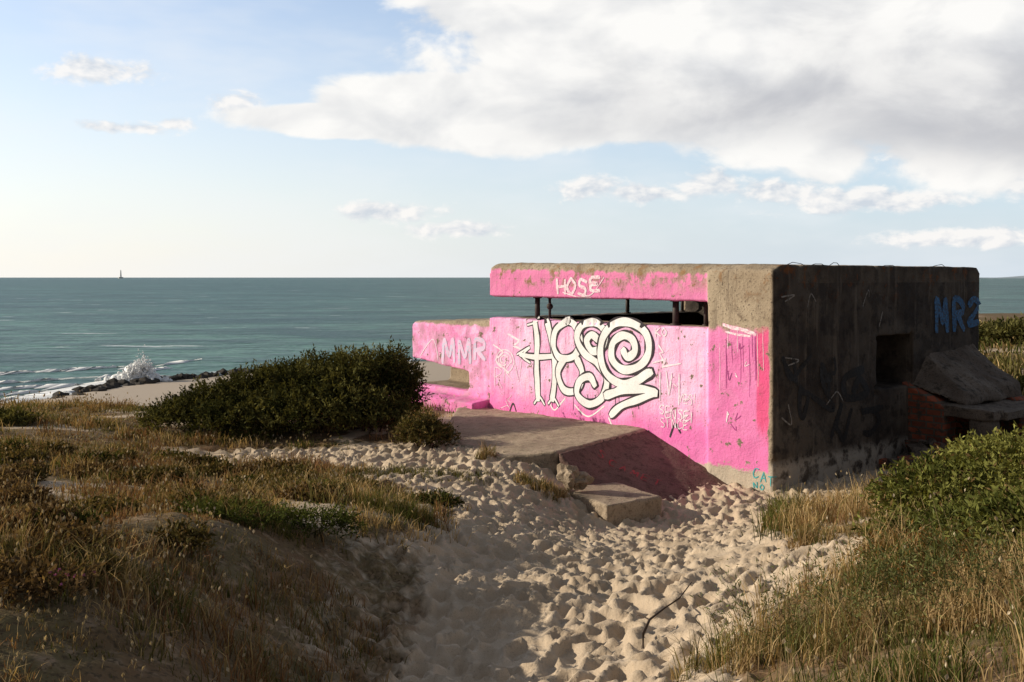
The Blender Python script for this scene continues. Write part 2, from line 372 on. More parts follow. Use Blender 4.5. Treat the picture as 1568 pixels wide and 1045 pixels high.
# ---------------------------------------------------------------- simple mesh tools
def ico(bmm,c,r,sub=2,rough=.25,sq=(1,1,1)):
    g=bmesh.ops.create_icosphere(bmm,subdivisions=sub,radius=1)
    o=(random.random()*50,random.random()*50)
    for v in g['verts']:
        n=fbm(np.array([v.co.x*1.7+o[0]]),np.array([v.co.y*1.7+v.co.z*1.3+o[1]]),3,3)[0]
        k=1+rough*(n-.5)*2.4
        v.co=Vector((c[0]+v.co.x*r*sq[0]*k,c[1]+v.co.y*r*sq[1]*k,c[2]+v.co.z*r*sq[2]*k))
def bmobj(name,bmm,mat,parent=None,smooth=False):
    me=bpy.data.meshes.new(name);bmm.to_mesh(me);bmm.free();me.materials.append(mat)
    if smooth:
        for p in me.polygons:p.use_smooth=True
    o=bpy.data.objects.new(name,me);scene.collection.objects.link(o)
    if parent:o.parent=parent
    return o
bm=bmesh.new()
pl=[(-33.4,72.5),(-33.2,77),(-32.6,81),(-31.4,84),(-29.9,87),(-27,90.5),(-22,95)]
for i in range(150):
    k=random.random()**.9*(len(pl)-1.001);j=int(k);f=k-j
    x=pl[j][0]*(1-f)+pl[j+1][0]*f+random.gauss(0,.5);y=pl[j][1]*(1-f)+pl[j+1][1]*f+random.gauss(0,.9)
    ico(bm,(x,y,SEA+random.uniform(-.1,.25)),random.uniform(.18,.55),1,.5,(1.3,1,.75))
bmobj('breakwater_rocks',bm,MROCK)
bm=bmesh.new()
for i in range(3400):
    a=random.gauss(0,.9);hgt=abs(random.gauss(0,.75))*math.exp(-(a-.3)**2*.5)*1.15
    x=-32.3+a*.9+.2*hgt;y=85.2+random.gauss(0,.35)
    r=random.uniform(.05,.17)*(1.4-min(hgt,1.9)*.5)
    bmesh.ops.create_icosphere(bm,subdivisions=1,radius=max(r,.03),matrix=Matrix.Translation((x,y,SEA+.1+hgt)))
for i in range(70):
    a=random.gauss(0,.9);ico(bm,(-32.3+a*.95,85.3+random.gauss(0,.2),SEA+.2+random.uniform(0,1.2)*math.exp(-a*a)),random.uniform(.2,.42),2,.7)
bmobj('wave_splash',bm,MFOAM,smooth=True)
bm=bmesh.new()
for r1,r2,z0,z1 in [(20,20,-9,2),(7,5,2,30),(5,3.5,30,50),(4.5,4.5,50,52),(3,3,52,57),(3.2,.2,57,61)]:
    bmesh.ops.create_cone(bm,cap_ends=True,segments=20,radius1=r1,radius2=r2,depth=z1-z0,matrix=Matrix.Translation((-3144,8000,(z0+z1)/2)))
bmobj('lighthouse',bm,mat_flat('lighthouse_stone',(.8,.8,.8)))
V=[];Fq=[];T=[]
n=120
for i in range(n+1):
    x=4300+4200*i/n;hh=26*float(sstep(0,1,np.array(i/20.)))*(.6+.7*float(fbm(np.array([i/9.]),np.array([1.]),4)[0]))
    V+= [(x,9000,SEA-1),(x,9150,SEA+hh*.7),(x,9400,SEA+hh)]
for i in range(n):
    a=i*3;Fq+=[a,a+3,a+4,a+1,a+1,a+4,a+5,a+2];T+=[4,4]
mesh_np('headland',V,Fq,T,None,True,mat_flat('hazy_headland',(.35,.42,.47),1,.15,.01))
# ---------------------------------------------------------------- bunker
BU=bpy.data.objects.new('bunker',None);scene.collection.objects.link(BU)
ANG=math.atan2(-.772,.634)
BU.matrix_world=Matrix.Translation((-.40,18,0))@Matrix.Rotation(ANG,4,'Z')
def boxbm(x0,x1,y0,y1,z0,z1,bmm=None):
    b=bmm or bmesh.new()
    m=Matrix.Translation(((x0+x1)/2,(y0+y1)/2,(z0+z1)/2))@Matrix.Diagonal((x1-x0,y1-y0,z1-z0,1))
    bmesh.ops.create_cube(b,size=1,matrix=m);return b
def tmpobj(b):
    me=bpy.data.meshes.new('tmp');b.to_mesh(me);b.free();o=bpy.data.objects.new('tmp',me);scene.collection.objects.link(o);return o
def bevel_where(b,fn,off,seg=4):
    ed=[e for e in b.edges if fn(e)]
    bmesh.ops.bevel(b,geom=ed,offset=off,segments=seg,profile=.5,affect='EDGES')
tex=bpy.data.textures.new('conc_rough','CLOUDS');tex.noise_scale=.35;tex.noise_depth=5
def solid(name,base,ops,vox=.035,disp=.03,mat=None,parent=BU):
    tmps=[]
    for op,b in ops:
        o=tmpobj(b);tmps.append(o)
        md=base.modifiers.new('b','BOOLEAN');md.object=o;md.operation=op;md.solver='EXACT'
    r=base.modifiers.new('r','REMESH');r.mode='VOXEL';r.voxel_size=vox
    d=base.modifiers.new('d','DISPLACE');d.texture=tex;d.strength=disp;d.mid_level=.5;d.texture_coords='LOCAL'
    dg=bpy.context.evaluated_depsgraph_get();dg.update()
    me=bpy.data.meshes.new_from_object(base.evaluated_get(dg))
    for p in me.polygons:p.use_smooth=True
    me.materials.clear();me.materials.append(mat or MB)
    for o in tmps+[base]: bpy.data.objects.remove(o)
    ob=bpy.data.objects.new(name,me);scene.collection.objects.link(ob)
    if parent: ob.parent=parent
    return ob
b=boxbm(0,6.15,0,5.75,-3.4,.17)
for v in b.verts:
    if v.co.z>0: v.co.z+=.015*(6.15-v.co.x)
top=lambda e: all(v.co.z>0 for v in e.verts)
bevel_where(b,lambda e: top(e) and not all(v.co.x>6 for v in e.verts),.17,5)
bevel_where(b,lambda e: len(e.verts)==2 and abs(e.verts[0].co.z-e.verts[1].co.z)>2 and e.verts[0].co.x>6 and e.verts[0].co.y>5,.2,4)
base=tmpobj(b)
pil=boxbm(5.03,6.16,-.045,.5,-3.4,.13)
bevel_where(pil,top,.08,3)
ops=[('UNION',pil),
  ('DIFFERENCE',boxbm(.55,5.2,.6,5.1,-2.75,-.12)),
  ('DIFFERENCE',boxbm(-.3,5.02,-.4,.7,-.72,-.345)),
  ('DIFFERENCE',boxbm(-.3,.7,.5,5.2,-.72,-.345)),
  ('DIFFERENCE',boxbm(5.0,6.6,2.5,3.55,-1.67,-.87)),
  ('DIFFERENCE',boxbm(5.0,6.6,3.75,5.15,-3.2,-1.85))]
for (cx,cy,cz,r) in [(6.17,-.05,-2.45,.07),(6.17,-.05,-.95,.05),(6.17,-.04,-1.6,.05),(5.7,-.05,.16,.07),(5.1,-.05,.15,.06),(6.15,.6,.19,.06),(6.15,2.5,.19,.07),(5.02,-.06,-2.0,.06),(6.18,2.5,-1.7,.09),(6.18,3.5,-.9,.07)]:
    bb=bmesh.new();ico(bb,(cx,cy,cz),r,2,.5);ops.append(('DIFFERENCE',bb))
hull=solid('shell',base,ops,.032,.04)
b=boxbm(-2.62,.1,.06,3.2,-3.4,-.76)
for v in b.verts:
    if v.co.x<-1 and v.co.z>-1: v.co.z-=.12
bevel_where(b,lambda e: all(v.co.z>-1 for v in e.verts) ,.10,3)
base=tmpobj(b)
cut=boxbm(-3.2,-.72,-.4,1.0,-2.12,-1.76)
for v in cut.verts:
    if v.co.x<-1 and v.co.z>-2: v.co.z+=.20
pl2=boxbm(-2.9,-.05,-.35,.8,-3.4,-2.14)
for v in pl2.verts:
    if v.co.y<0 and v.co.z>-3: v.co.z-=.12
annex=solid('annex',base,[('DIFFERENCE',cut),('UNION',pl2)],.035,.05)
bm=bmesh.new()
def post(x,y,r,z0=-.76,z1=-.30,knob=False):
    bmesh.ops.create_cone(bm,cap_ends=True,segments=10,radius1=r,radius2=r,depth=z1-z0,matrix=Matrix.Translation((x,y,(z0+z1)/2)))
    for z in (z0+.05,z1-.05):
        bmesh.ops.create_cone(bm,cap_ends=True,segments=10,radius1=r*1.7,radius2=r*1.7,depth=.03,matrix=Matrix.Translation((x,y,z)))
    if knob:
        bmesh.ops.create_icosphere(bm,subdivisions=2,radius=r*2.4,matrix=Matrix.Translation((x,y,-.5)))
post(.97,.3,.045);post(1.35,.25,.024,knob=True);post(4.15,.3,.05);post(.25,3.3,.04);post(.25,4.95,.035);post(4.6,.45,.03)
bmobj('embrasure_posts',bm,MSTEEL,BU,True)
def tube(bmm,pts,r,seg=6):
    rings=[]
    for i,p in enumerate(pts):
        p=Vector(p);d=(Vector(pts[min(i+1,len(pts)-1)])-Vector(pts[max(i-1,0)])).normalized()
        a=d.orthogonal().normalized();c=d.cross(a);rr=r[i] if isinstance(r,(list,tuple)) else r
        rings.append([bmm.verts.new(p+(a*math.cos(2*math.pi*k/seg)+c*math.sin(2*math.pi*k/seg))*rr) for k in range(seg)])
    for i in range(len(rings)-1):
        for k in range(seg):
            bmm.faces.new((rings[i][k],rings[i][(k+1)%seg],rings[i+1][(k+1)%seg],rings[i+1][k]))
bm=bmesh.new()
for y in [.25,.8,1.3,2.6,4.1]:
    L=random.uniform(.25,.6);zz=.19
    tube(bm,[(6.10,y,zz-.04),(6.13,y+L*.3,zz+random.uniform(-.01,.02)),(6.11,y+L*.7,zz+random.uniform(-.01,.02)),(6.13,y+L,zz-.06)],.005)
bmobj('rebar',bm,MSTEEL,BU)
def rough_block(name,vs,mat,disp=.05,vox=.04,parent=BU):
    b=bmesh.new();v=[b.verts.new(p) for p in vs]
    for f in [(3,2,1,0),(4,5,6,7),(0,1,5,4),(1,2,6,5),(2,3,7,6),(3,0,4,7)]: b.faces.new([v[i] for i in f])
    bmesh.ops.recalc_face_normals(b,faces=b.faces)
    return solid(name,tmpobj(b),[],vox,disp,mat,parent)
def hx(x0,x1,y0,y1,z0,za,zb):
    return [(x0,y0,z0),(x1,y0,z0),(x1,y1,z0),(x0,y1,z0),(x0,y0,za),(x1,y0,zb),(x1,y1,zb),(x0,y1,za)]
rough_block('porch_brick_pier',hx(6.05,6.72,3.40,3.8,-3.3,-1.62,-1.95),MBRICK,.07,.025)
rough_block('porch_brick_pier_far',hx(6.05,7.1,5.1,5.5,-3.3,-1.7,-1.95),MBRICK,.10,.03)
pv=[(6.05,3.5,-1.66),(6.95,3.62,-1.93),(6.95,5.5,-1.93),(6.05,5.5,-1.70),(6.05,4.0,-1.15),(6.85,3.75,-1.76),(6.9,5.5,-1.70),(6.05,5.5,-1.05)]
rough_block('porch_slab',pv,MDK,.12,.03)
rough_block('porch_lintel',hx(6.35,7.45,3.42,3.75,-2.10,-1.90,-1.95),MDK,.07,.025)
rough_block('porch_roof_ledge',hx(6.5,7.5,3.75,5.4,-2.10,-1.93,-1.98),MDK,.07,.03)
rough_block('porch_wall_stub',hx(7.05,7.4,3.45,3.75,-3.3,-2.1,-2.1),MDK,.12,.03)
def BP(x,y): return (-.40+x*.634+y*.772, 18-x*.772+y*.634)
for nm,mt,N in (('rubble',MDK,70),('brick_rubble',MBRICK,40)):
    bm=bmesh.new()
    for i in range(N):
        xx=random.uniform(6.2,7.9);yy=random.uniform(2.6,4.4);w=BP(xx,yy)
        pile=.35*math.exp(-((yy-3.3)/.45)**2-((xx-6.6)/.5)**2)
        g=Hs(w[0],w[1])+pile*random.random();r=random.uniform(.04,.15)
        gg=bmesh.ops.create_cube(bm,size=1)
        M=Matrix.Translation((w[0],w[1],g+r*.4))@Matrix.Rotation(random.uniform(0,3),4,'Z')@Matrix.Rotation(random.uniform(-.7,.7),4,'X')@Matrix.Diagonal((r*2.2,r*1.4,r*1.0,1))
        for v in gg['verts']:
            v.co=M@(v.co+Vector((random.uniform(-.15,.15),random.uniform(-.15,.15),random.uniform(-.2,.2))))
    bmobj(nm,bm,mt)
def poly_slab(name,top,zbot,mat,parent=None,vox=.035,disp=.03):
    b=bmesh.new();t=[b.verts.new(p) for p in top];u=[b.verts.new((p[0],p[1],zbot)) for p in top]
    b.faces.new(t);b.faces.new(u[::-1]);n=len(t)
    for i in range(n): b.faces.new((t[i],u[i],u[(i+1)%n],t[(i+1)%n]))
    bmesh.ops.triangulate(b,faces=b.faces);bmesh.ops.recalc_face_normals(b,faces=b.faces)
    return solid(name,tmpobj(b),[],vox,disp,mat,parent)
poly_slab('concrete_apron',[(2.15,15.25,-2.28),(2.02,15.0,-2.28),(.60,13.25,-2.32),(-.2,13.25,-2.40),(-.75,14.3,-2.40),(-1.05,16,-2.37),(-1.0,18.0,-2.36),(0,18.2,-2.36)],-3.1,MAP,disp=.045)
poly_slab('concrete_ramp',[(2.06,15.12,-2.285),(3.25,13.85,-2.90),(2.2,13.0,-2.95),(1.0,12.95,-2.72),(.62,13.22,-2.325)],-3.3,MRAMP,disp=.045)
poly_slab('concrete_block',[(1.137,11.87,-2.72),(1.88,12.43,-2.73),(1.36,13.3,-2.72),(.62,12.75,-2.70)],-3.2,MAP,None,.025,.03)
bm=bmesh.new()
ico(bm,(.70,12.55,-2.50),.14,3,.7,(1.1,.8,1.0));ico(bm,(.86,12.6,-2.58),.11,3,.7,(1.2,.8,.8))
bmobj('rubble_chunk',bm,MAP)
# ---------------------------------------------------------------- graffiti
def make_bvh(o):
    me=o.data
    return BVHTree.FromPolygons([v.co.copy() for v in me.vertices],[tuple(p.vertices) for p in me.polygons])
bvH=make_bvh(hull);bvA=make_bvh(annex)
def FW(u,v):
    k=(u-784)/F;s=(3.5-13.25*k)/(.634+.772*k);d=13.25+.772*s
    return (6.15-s,-(v-425)/F*d)
def FR(u,v):
    k=(u-784)/F;s=(13.25*k-3.5)/(.772-.634*k);d=13.25+.634*s
    return (s,-(v-425)/F*d)
def catmull(P,n=8):
    if len(P)<3:
        P=[P[0],((P[0][0]+P[1][0])/2,(P[0][1]+P[1][1])/2),P[1]]
    Q=[P[0]]+list(P)+[P[-1]];o=[]
    for i in range(1,len(Q)-2):
        p0,p1,p2,p3=[np.array(q[:2],float) for q in Q[i-1:i+3]]
        for j in range(n):
            t=j/n;o.append(.5*((2*p1)+(-p0+p2)*t+(2*p0-5*p1+4*p2-p3)*t*t+(-p0+3*p1-3*p2+p3)*t**3))
    o.append(np.array(P[-1][:2],float));return o
class Ink:
    def __init__(s): s.V=[];s.F=[];s.T=[]
    def ribbon(s,pts,w,surf,off,smooth=True,taper=False):
        P=catmull(pts) if smooth else sum([[np.array(pts[i])*(1-t)+np.array(pts[i+1])*t for t in (0,.25,.5,.75)] for i in range(len(pts)-1)],[])+[np.array(pts[-1],float)]
        b=len(s.V);n=len(P);K=3;ph=random.random()*9
        for i in range(n):
            d=P[min(i+1,n-1)]-P[max(i-1,0)];L=np.hypot(*d)+1e-9;nr=np.array([-d[1],d[0]])/L
            ww=w*(1-.75*i/(n-1)) if taper else w*(1+.10*math.sin(i*.55+ph))
            if i==0: pp=P[i]-d/L*ww*.3
            elif i==n-1: pp=P[i]+d/L*ww*.3
            else: pp=P[i]
            ek=.7 if i in(0,n-1) else 1
            for j in range(K):
                q=pp+nr*ww*.5*ek*(j-1);s.V.append(s.proj(q,surf,off))
        for i in range(n-1):
            for j in range(K-1):
                a=b+i*K+j;s.F+=[a,a+1,a+K+1,a+K];s.T.append(4)
    def proj(s,q,surf,off):
        if surf=='F':
            h=bvH.ray_cast(Vector((q[0],-1,q[1])),Vector((0,1,0)),1.35)
            return (q[0],(h[0].y if h[0] else 0)-off,q[1])
        if surf=='A':
            h=bvA.ray_cast(Vector((q[0],-1,q[1])),Vector((0,1,0)),1.35)
            return (q[0],(h[0].y if h[0] else .06)-off,q[1])
        h=bvH.ray_cast(Vector((8,q[0],q[1])),Vector((-1,0,0)),1.95)
        return ((h[0].x if h[0] else 6.16)+off,q[0],q[1])
    def make(s,name,mat):
        if not s.V: return
        o=mesh_np(name,s.V,s.F,s.T,None,False,mat);o.parent=BU
white=Ink();black=Ink();cyan=Ink();blue=Ink();teal=Ink();thin=Ink();dk=Ink();purp=Ink();faded=Ink();soot=Ink();chalk=Ink()
def spiral(cx,cy,r0,r1,turns,a0,sy=1.25,n=22,dirn=1):
    return [(cx+(r0+(r1-r0)*i/n)*math.cos(a0+dirn*turns*2*math.pi*i/n),cy+sy*(r0+(r1-r0)*i/n)*math.sin(a0+dirn*turns*2*math.pi*i/n)) for i in range(n+1)]
def W_(pts): return [FW(*p) for p in pts]
letters=[
 [([(824,612),(822,560),(823,525),(819,494)],.115),([(797,543),(820,547),(856,545)],.085),([(838,492),(846,530),(850,570),(846,612)],.115)],
 [([(872,490),(852,505),(848,530),(858,548),(880,545),(889,520),(880,498),(868,491)],.115),([(866,548),(855,570),(864,597),(884,597),(892,572),(884,550)],.115)],
 [([(917,521),(907,513),(899,523),(908,538),(924,530),(926,508),(912,494),(892,499),(884,518),(895,541),(916,557),(930,581),(922,609),(902,619),(885,604),(888,584),(903,577),(911,590)],.12)],
 [([(955,537),(962,547),(973,538),(969,520),(954,514),(939,526),(938,550),(955,566),(979,561),(994,540),(990,511),(968,495),(945,495),(927,511),(920,540),(929,571),(950,587),(973,584),(998,570)],.125),
  ([(995,570),(970,586),(945,600),(928,606)],.12),([(928,606),(955,598),(985,596),(1005,602)],.125),([(1004,602),(978,612),(952,622),(936,636)],.105)]]
for i,L in enumerate(letters):
    for p,w in L: black.ribbon(W_(p),w+.05,'F',.003+.004*i)
    for p,w in L: white.ribbon(W_(p),w,'F',.0055+.004*i)
# points, star and arrow ends
for p in [[(792,543),(812,532),(800,545),(812,556)],[(808,498),(819,494),(826,486)],[(818,618),(826,608),(834,620)],[(840,618),(848,610),(856,622)]]:
    black.ribbon(W_(p),.075,'F',.0028);white.ribbon(W_(p),.035,'F',.0052)
for i in range(12):
    u=random.uniform(815,1000);dk.ribbon(W_([(u,605),(u+random.uniform(-1,1),605+random.uniform(8,26))]),.012,'F',.0025)
for p in [[(842,618),(850,628),(865,610)],[(880,620),(900,638),(925,622)],[(932,640),(936,650)]]:
    white.ribbon(W_(p),.024,'F',.002)
def text(strokes,ox,oy,sx,sy,ink,w,surf,fn,off=.006,sl=0):
    jx=random.uniform(-.08,.08)
    for st in strokes:
        ink.ribbon([fn(ox+sx*(a+jx+random.uniform(-.05,.05)),oy+sy*(b+random.uniform(-.06,.06))+sl*a) for a,b in st],w,surf,off,smooth=len(st)>3)
GL={'H':[[(0,0),(0,1)],[(.6,0),(.6,1)],[(0,.5),(.6,.45)]],'O':[[(.3,0),(0,.5),(.3,1),(.6,.5),(.3,0)]],'S':[[(.6,.1),(.2,0),(.05,.3),(.5,.6),(.4,1),(0,.9)]],
'E':[[(.6,0),(0,0),(0,.5),(.5,.5),(0,.5),(0,1),(.6,1)]],'I':[[(.2,0),(.2,1)]],'V':[[(0,0),(.3,1),(.6,0)]],'Y':[[(0,0),(.3,.5),(.6,0)],[(.3,.5),(.2,1)]],
'M':[[(0,1),(.08,0),(.35,.7),(.62,0),(.7,1)]],'R':[[(0,1),(0,0),(.5,.1),(.5,.4),(0,.5)],[(.1,.5),(.6,1)]],'T':[[(0,0),(.7,0)],[(.35,0),(.35,1)]],'K':[[(0,0),(0,1)],[(.6,0),(0,.5),(.6,1)]],
'N':[[(0,1),(0,0),(.5,1),(.5,0)]],'A':[[(0,1),(.3,0),(.6,1)],[(.1,.6),(.5,.6)]],'C':[[(.6,.1),(.2,0),(0,.5),(.2,1),(.6,.9)]],'2':[[(0,.2),(.3,0),(.6,.25),(0,1),(.6,1)]],'D':[[(0,0),(0,1),(.5,.8),(.5,.2),(0,0)]],'!':[[(.1,0),(.1,.6)],[(.1,.85),(.1,1)]]}
def word(s,u,v,h,wd,ink,w,surf='F',fn=FW,off=.006,adv=.85,rise=0,jit=.1):
    for i,ch in enumerate(s):
        if ch in GL: text(GL[ch],u+i*wd*adv,v+rise*i+random.uniform(-jit,jit)*h,wd,h*random.uniform(.85,1.1),ink,w,surf,fn,off)
word('HOSE',853,428,23,20,faded,.055,adv=.85,jit=.12)
faded.ribbon(W_([(925,425),(905,452),(885,450)]),.02,'F',.006);faded.ribbon(W_([(862,448),(885,455),(905,456)]),.018,'F',.006)
word('KO',1003,502,13,13,thin,.022)
word('IVI',1008,572,42,16,thin,.024,jit=.05);word('SENSEI',1010,622,15,11,thin,.018,rise=2);word('SINCE',1012,640,12,10,thin,.014,rise=1.5);word('YES!',1040,604,14,9,thin,.014)
word('RKV',758,560,34,18,thin,.014,jit=.2)
for u in range(3):
    thin.ribbon(W_(spiral(772,552,2+u*4,7+u*5,.9,u,1.2,10)),.02,'F',.006)
thin.ribbon(W_([(756,528),(770,540),(760,552),(780,572)]),.03,'F',.006);thin.ribbon(W_([(778,512),(796,522),(786,530),(806,538)]),.04,'F',.0015,False)
thin.ribbon(W_([(1000,556),(1020,550),(1014,562),(1042,557)]),.03,'F',.006,False)
thin.ribbon(W_([(1008,528),(1016,540),(1010,541),(1018,556)]),.025,'F',.006,False)
for k in range(16):
    u=random.uniform(765,1085);v=random.uniform(500,640)
    if 795<u<1015: continue
    if v>625+(u-750)*.2: continue
    thin.ribbon(W_([(u,v),(u+random.uniform(-9,9),v+random.uniform(4,12)),(u+random.uniform(-9,9),v+random.uniform(2,12)),(u+random.uniform(-9,9),v+random.uniform(2,12))]),.009,'F',.005)
for k in range(8):
    u=random.uniform(1105,1160);v=random.uniform(520,650);(purp if k%2 else thin).ribbon(W_([(u,v),(u+random.uniform(-4,8),v+random.uniform(5,16)),(u+random.uniform(0,8),v+4)]),.01,'F',.005)
for k in range(14):
    u=random.uniform(1100,1178);v=random.uniform(505,530);(thin if k<5 else purp).ribbon(W_([(u,v),(u,v+random.uniform(20,90))]),.007,'F',.004,False)
faded.ribbon(W_([(1110,497),(1125,502),(1140,505),(1160,512)]),.05,'F',.003);faded.ribbon(W_([(1114,508),(1130,512),(1152,515)]),.03,'F',.003)
word('CAT',1156,718,13,14,teal,.016,rise=6);word('NO',1158,738,8,10,teal,.014,rise=3)
word('MMR',674,522,32,24,cyan,.085,'A',FW,.006,adv=1.05,jit=.05)
thin.ribbon(W_([(640,545),(660,520),(668,552)]),.02,'A',.006)
for (x0,z0) in [(.55,-2.32),(4.3,-2.25)]:
    dk.ribbon([(x0,z0-.1),(x0+.1,z0+.1),(x0+.2,z0-.02)],.03,'F',.005)
def R_(pts): return [FR(*p) for p in pts]
word('MR2',1433,460,42,24,blue,.12,'R',FR,.008,adv=1.05,rise=-1,jit=.03)
for pts in [[(1195,455),(1215,452),(1200,462)],[(1235,470),(1240,450),(1248,462)],[(1320,470),(1328,445),(1330,455)],[(1345,500),(1350,478)],[(1205,560),(1222,552),(1200,548)],[(1265,620),(1280,600),(1290,615)],[(1205,620),(1210,650),(1195,640)]]:
    chalk.ribbon(R_(pts),.02,'R',.006)
for c in [(1215,565,26),(1262,590,30),(1300,580,26),(1245,630,26),(1290,640,28),(1330,650,20),(1262,560,20)]:
    soot.ribbon(R_([(c[0]+random.uniform(-1,1)*c[2],c[1]+random.uniform(-1.3,1.3)*c[2]) for _ in range(6)]),random.uniform(.05,.12),'R',.006)
for nm,ink,mt in [('graffiti_outline',black,MBL),('graffiti_letters',white,MWH),('graffiti_tags',thin,MWT),('graffiti_faded',faded,MWF),('graffiti_light_blue',cyan,MCY),('graffiti_blue',blue,MBLUE),('graffiti_teal',teal,MTEAL),('graffiti_drips',dk,MBL),('graffiti_purple',purp,MPK),('graffiti_soot',soot,MSC),('graffiti_chalk',chalk,MSW)]:
    ink.make(nm,mt)
ramp=bpy.data.objects['concrete_ramp'];bvR=make_bvh(ramp)
def ramp_pt(a,b):
    x=1.25+a*.95+b*-.15;y=13.9-a*.42-b*.42
    h=bvR.ray_cast(Vector((x,y,0)),Vector((0,0,-1)),5);return (x,y,(h[0].z if h[0] else -2.6)+.006)
class RInk(Ink):
    def proj(s,q,surf,off): return ramp_pt(q[0],q[1])
ri=RInk()
for i,ch in enumerate('SCAMET'):
    for st in GL[ch]: ri.ribbon([(.0+i*.15+.12*a,.1+.38*b_) for a,b_ in st],.022,'F',.006,smooth=len(st)>3)
o=mesh_np('red_graffiti',ri.V,ri.F,ri.T,None,False,MRED);o.parent=ramp
# ---------------------------------------------------------------- vegetation builders
class Fol:
    def __init__(s): s.V=[];s.F=[];s.T=[];s.C=[];s.n=0
    def add(s,V,F_,T,C):
        s.V.append(V);s.F.append(F_+s.n);s.T.append(T);s.C.append(C);s.n+=len(V)
    def blades(s,base,az,h,w,lean,col):
        n=len(h);dx=np.cos(az);dy=np.sin(az)
        tw=RS.uniform(0,math.pi,n);wx=np.cos(tw);wy=np.sin(tw)
        m=base+np.c_[dx*lean*h*.32,dy*lean*h*.32,h*.58]
        t=base+np.c_[dx*lean*h,dy*lean*h,h*np.sqrt(np.clip(1-(lean*.75)**2,.15,1))]
        wv=np.c_[wx,wy,np.zeros(n)]*w[:,None]*.5
        V=np.stack([base-wv,base+wv,m-wv*.8,m+wv*.8,t],1).reshape(-1,3)
        i=np.arange(n)[:,None]*5
        F_=(i+np.array([0,1,3,2,2,3,4])).ravel()
        T=np.tile([4,3],n)
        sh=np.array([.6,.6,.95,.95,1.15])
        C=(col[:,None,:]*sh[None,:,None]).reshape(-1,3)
        s.add(V,F_,T,C)
    def leaves(s,c,d,L,w,col):
        n=len(c);d=d/np.linalg.norm(d,axis=1)[:,None]
        r=RS.normal(size=(n,3));p=np.cross(d,r);p/=np.linalg.norm(p,axis=1)[:,None]+1e-9
        q=np.cross(d,p)
        V=np.stack([c,c+d*(L*.5)[:,None]+p*(w*.5)[:,None]+q*(w*.12)[:,None],c+d*L[:,None],c+d*(L*.5)[:,None]-p*(w*.5)[:,None]+q*(w*.12)[:,None]],1).reshape(-1,3)
        F_=np.arange(n*4);T=np.full(n,4)
        s.add(V,F_,T,np.repeat(col,4,0))
    def make(s,name,mat=None):
        return mesh_np(name,np.concatenate(s.V),np.concatenate(s.F),np.concatenate(s.T),np.concatenate(s.C),False,mat or ML)
def shrub(name,blobs,nsp,leafL,leafW,cA,cB,splen=.22,perleaf=12,dry=0.0,up=.4,f=None):
    own=f is None;f=f or Fol();vol=np.array([b[3]*b[4]+b[4]*b[5]+b[3]*b[5] for b in blobs]);k=RS.choice(len(blobs),nsp,p=vol/vol.sum())
    B=np.array(blobs)[k]
    d=RS.normal(size=(nsp,3));d/=np.linalg.norm(d,axis=1)[:,None]
    d[:,2]=np.where(d[:,2]<-.25,-d[:,2],d[:,2])
    lump=.70+.66*fbm(d[:,0]*2.8+B[:,0],d[:,1]*2.8+d[:,2]*3.1,4,3)
    rad=(1-.5*RS.rand(nsp)**2.2)*lump
    c=B[:,:3]+d*B[:,3:6]*rad[:,None]
    gz=H(c[:,0],c[:,1]);c[:,2]=np.maximum(c[:,2],gz+.03)
    dr=d*np.array([1,1,.8])+RS.normal(size=(nsp,3))*.45+np.array([0,0,up])
    dr/=np.linalg.norm(dr,axis=1)[:,None]
    L=splen*RS.uniform(.5,1.4,nsp)
    cl=fbm(c[:,0]*2.5,c[:,1]*2.5+c[:,2]*3,8,3)
    cl=np.clip((cl-.3)*2.5,0,1)
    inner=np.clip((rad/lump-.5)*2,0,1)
    n=nsp;side=np.cross(dr,RS.normal(size=(n,3)));side/=np.linalg.norm(side,axis=1)[:,None]
    e=c+dr*L[:,None];w=leafW*.12
    V=np.stack([c-side*w,c+side*w,e],1).reshape(-1,3);s0=np.arange(n*3)
    f.add(V,s0,np.full(n,3),np.tile(np.array([[.09,.065,.04]]),(n*3,1)))
    for j in range(perleaf):
        t=(j+RS.rand(n))/perleaf
        pc=c+dr*(L*t)[:,None]
        ld=dr*.6+RS.normal(size=(n,3))*.6
        jit=RS.rand(n,1)
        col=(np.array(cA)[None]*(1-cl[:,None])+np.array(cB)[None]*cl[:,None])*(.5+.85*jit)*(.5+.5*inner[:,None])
        if dry>0:
            dm=RS.rand(n)<dry;col[dm]=np.array([.30,.20,.09])*RS.uniform(.5,1.1,(dm.sum(),1))
        f.leaves(pc,ld,leafL*RS.uniform(.6,1.3,n),leafW*RS.uniform(.7,1.2,n),col)
    for b in blobs:
        for q in range(7):
            x0=b[0]+RS.uniform(-.3,.3)*b[3];y0=b[1]+RS.uniform(-.3,.3)*b[4];z0=Hs(x0,y0)-.05
            x1=b[0]+RS.uniform(-.8,.8)*b[3];y1=b[1]+RS.uniform(-.8,.8)*b[4];z1=b[2]+RS.uniform(-.1,.6)*b[5]
            ww=.018*min(1,b[3]*2)
            for (ax,ay) in ((1,0),(0,1)):
                V=np.array([(x0-ww*ax,y0-ww*ay,z0),(x0+ww*ax,y0+ww*ay,z0),(x1+ww*.3*ax,y1+ww*.3*ay,z1),(x1-ww*.3*ax,y1-ww*.3*ay,z1)])
                f.add(V,np.arange(4),np.array([4]),np.tile(np.array([[.10,.075,.05]]),(4,1)))
    return f.make(name) if own else f
def B3(x,y,ztop,r,ry=None,dz=0):
    g=Hs(x,y);hh=(ztop-g)*.62;return (x,y,ztop-hh,r,ry or r,hh)
GA=(.04,.045,.016);GB=(.17,.16,.055)
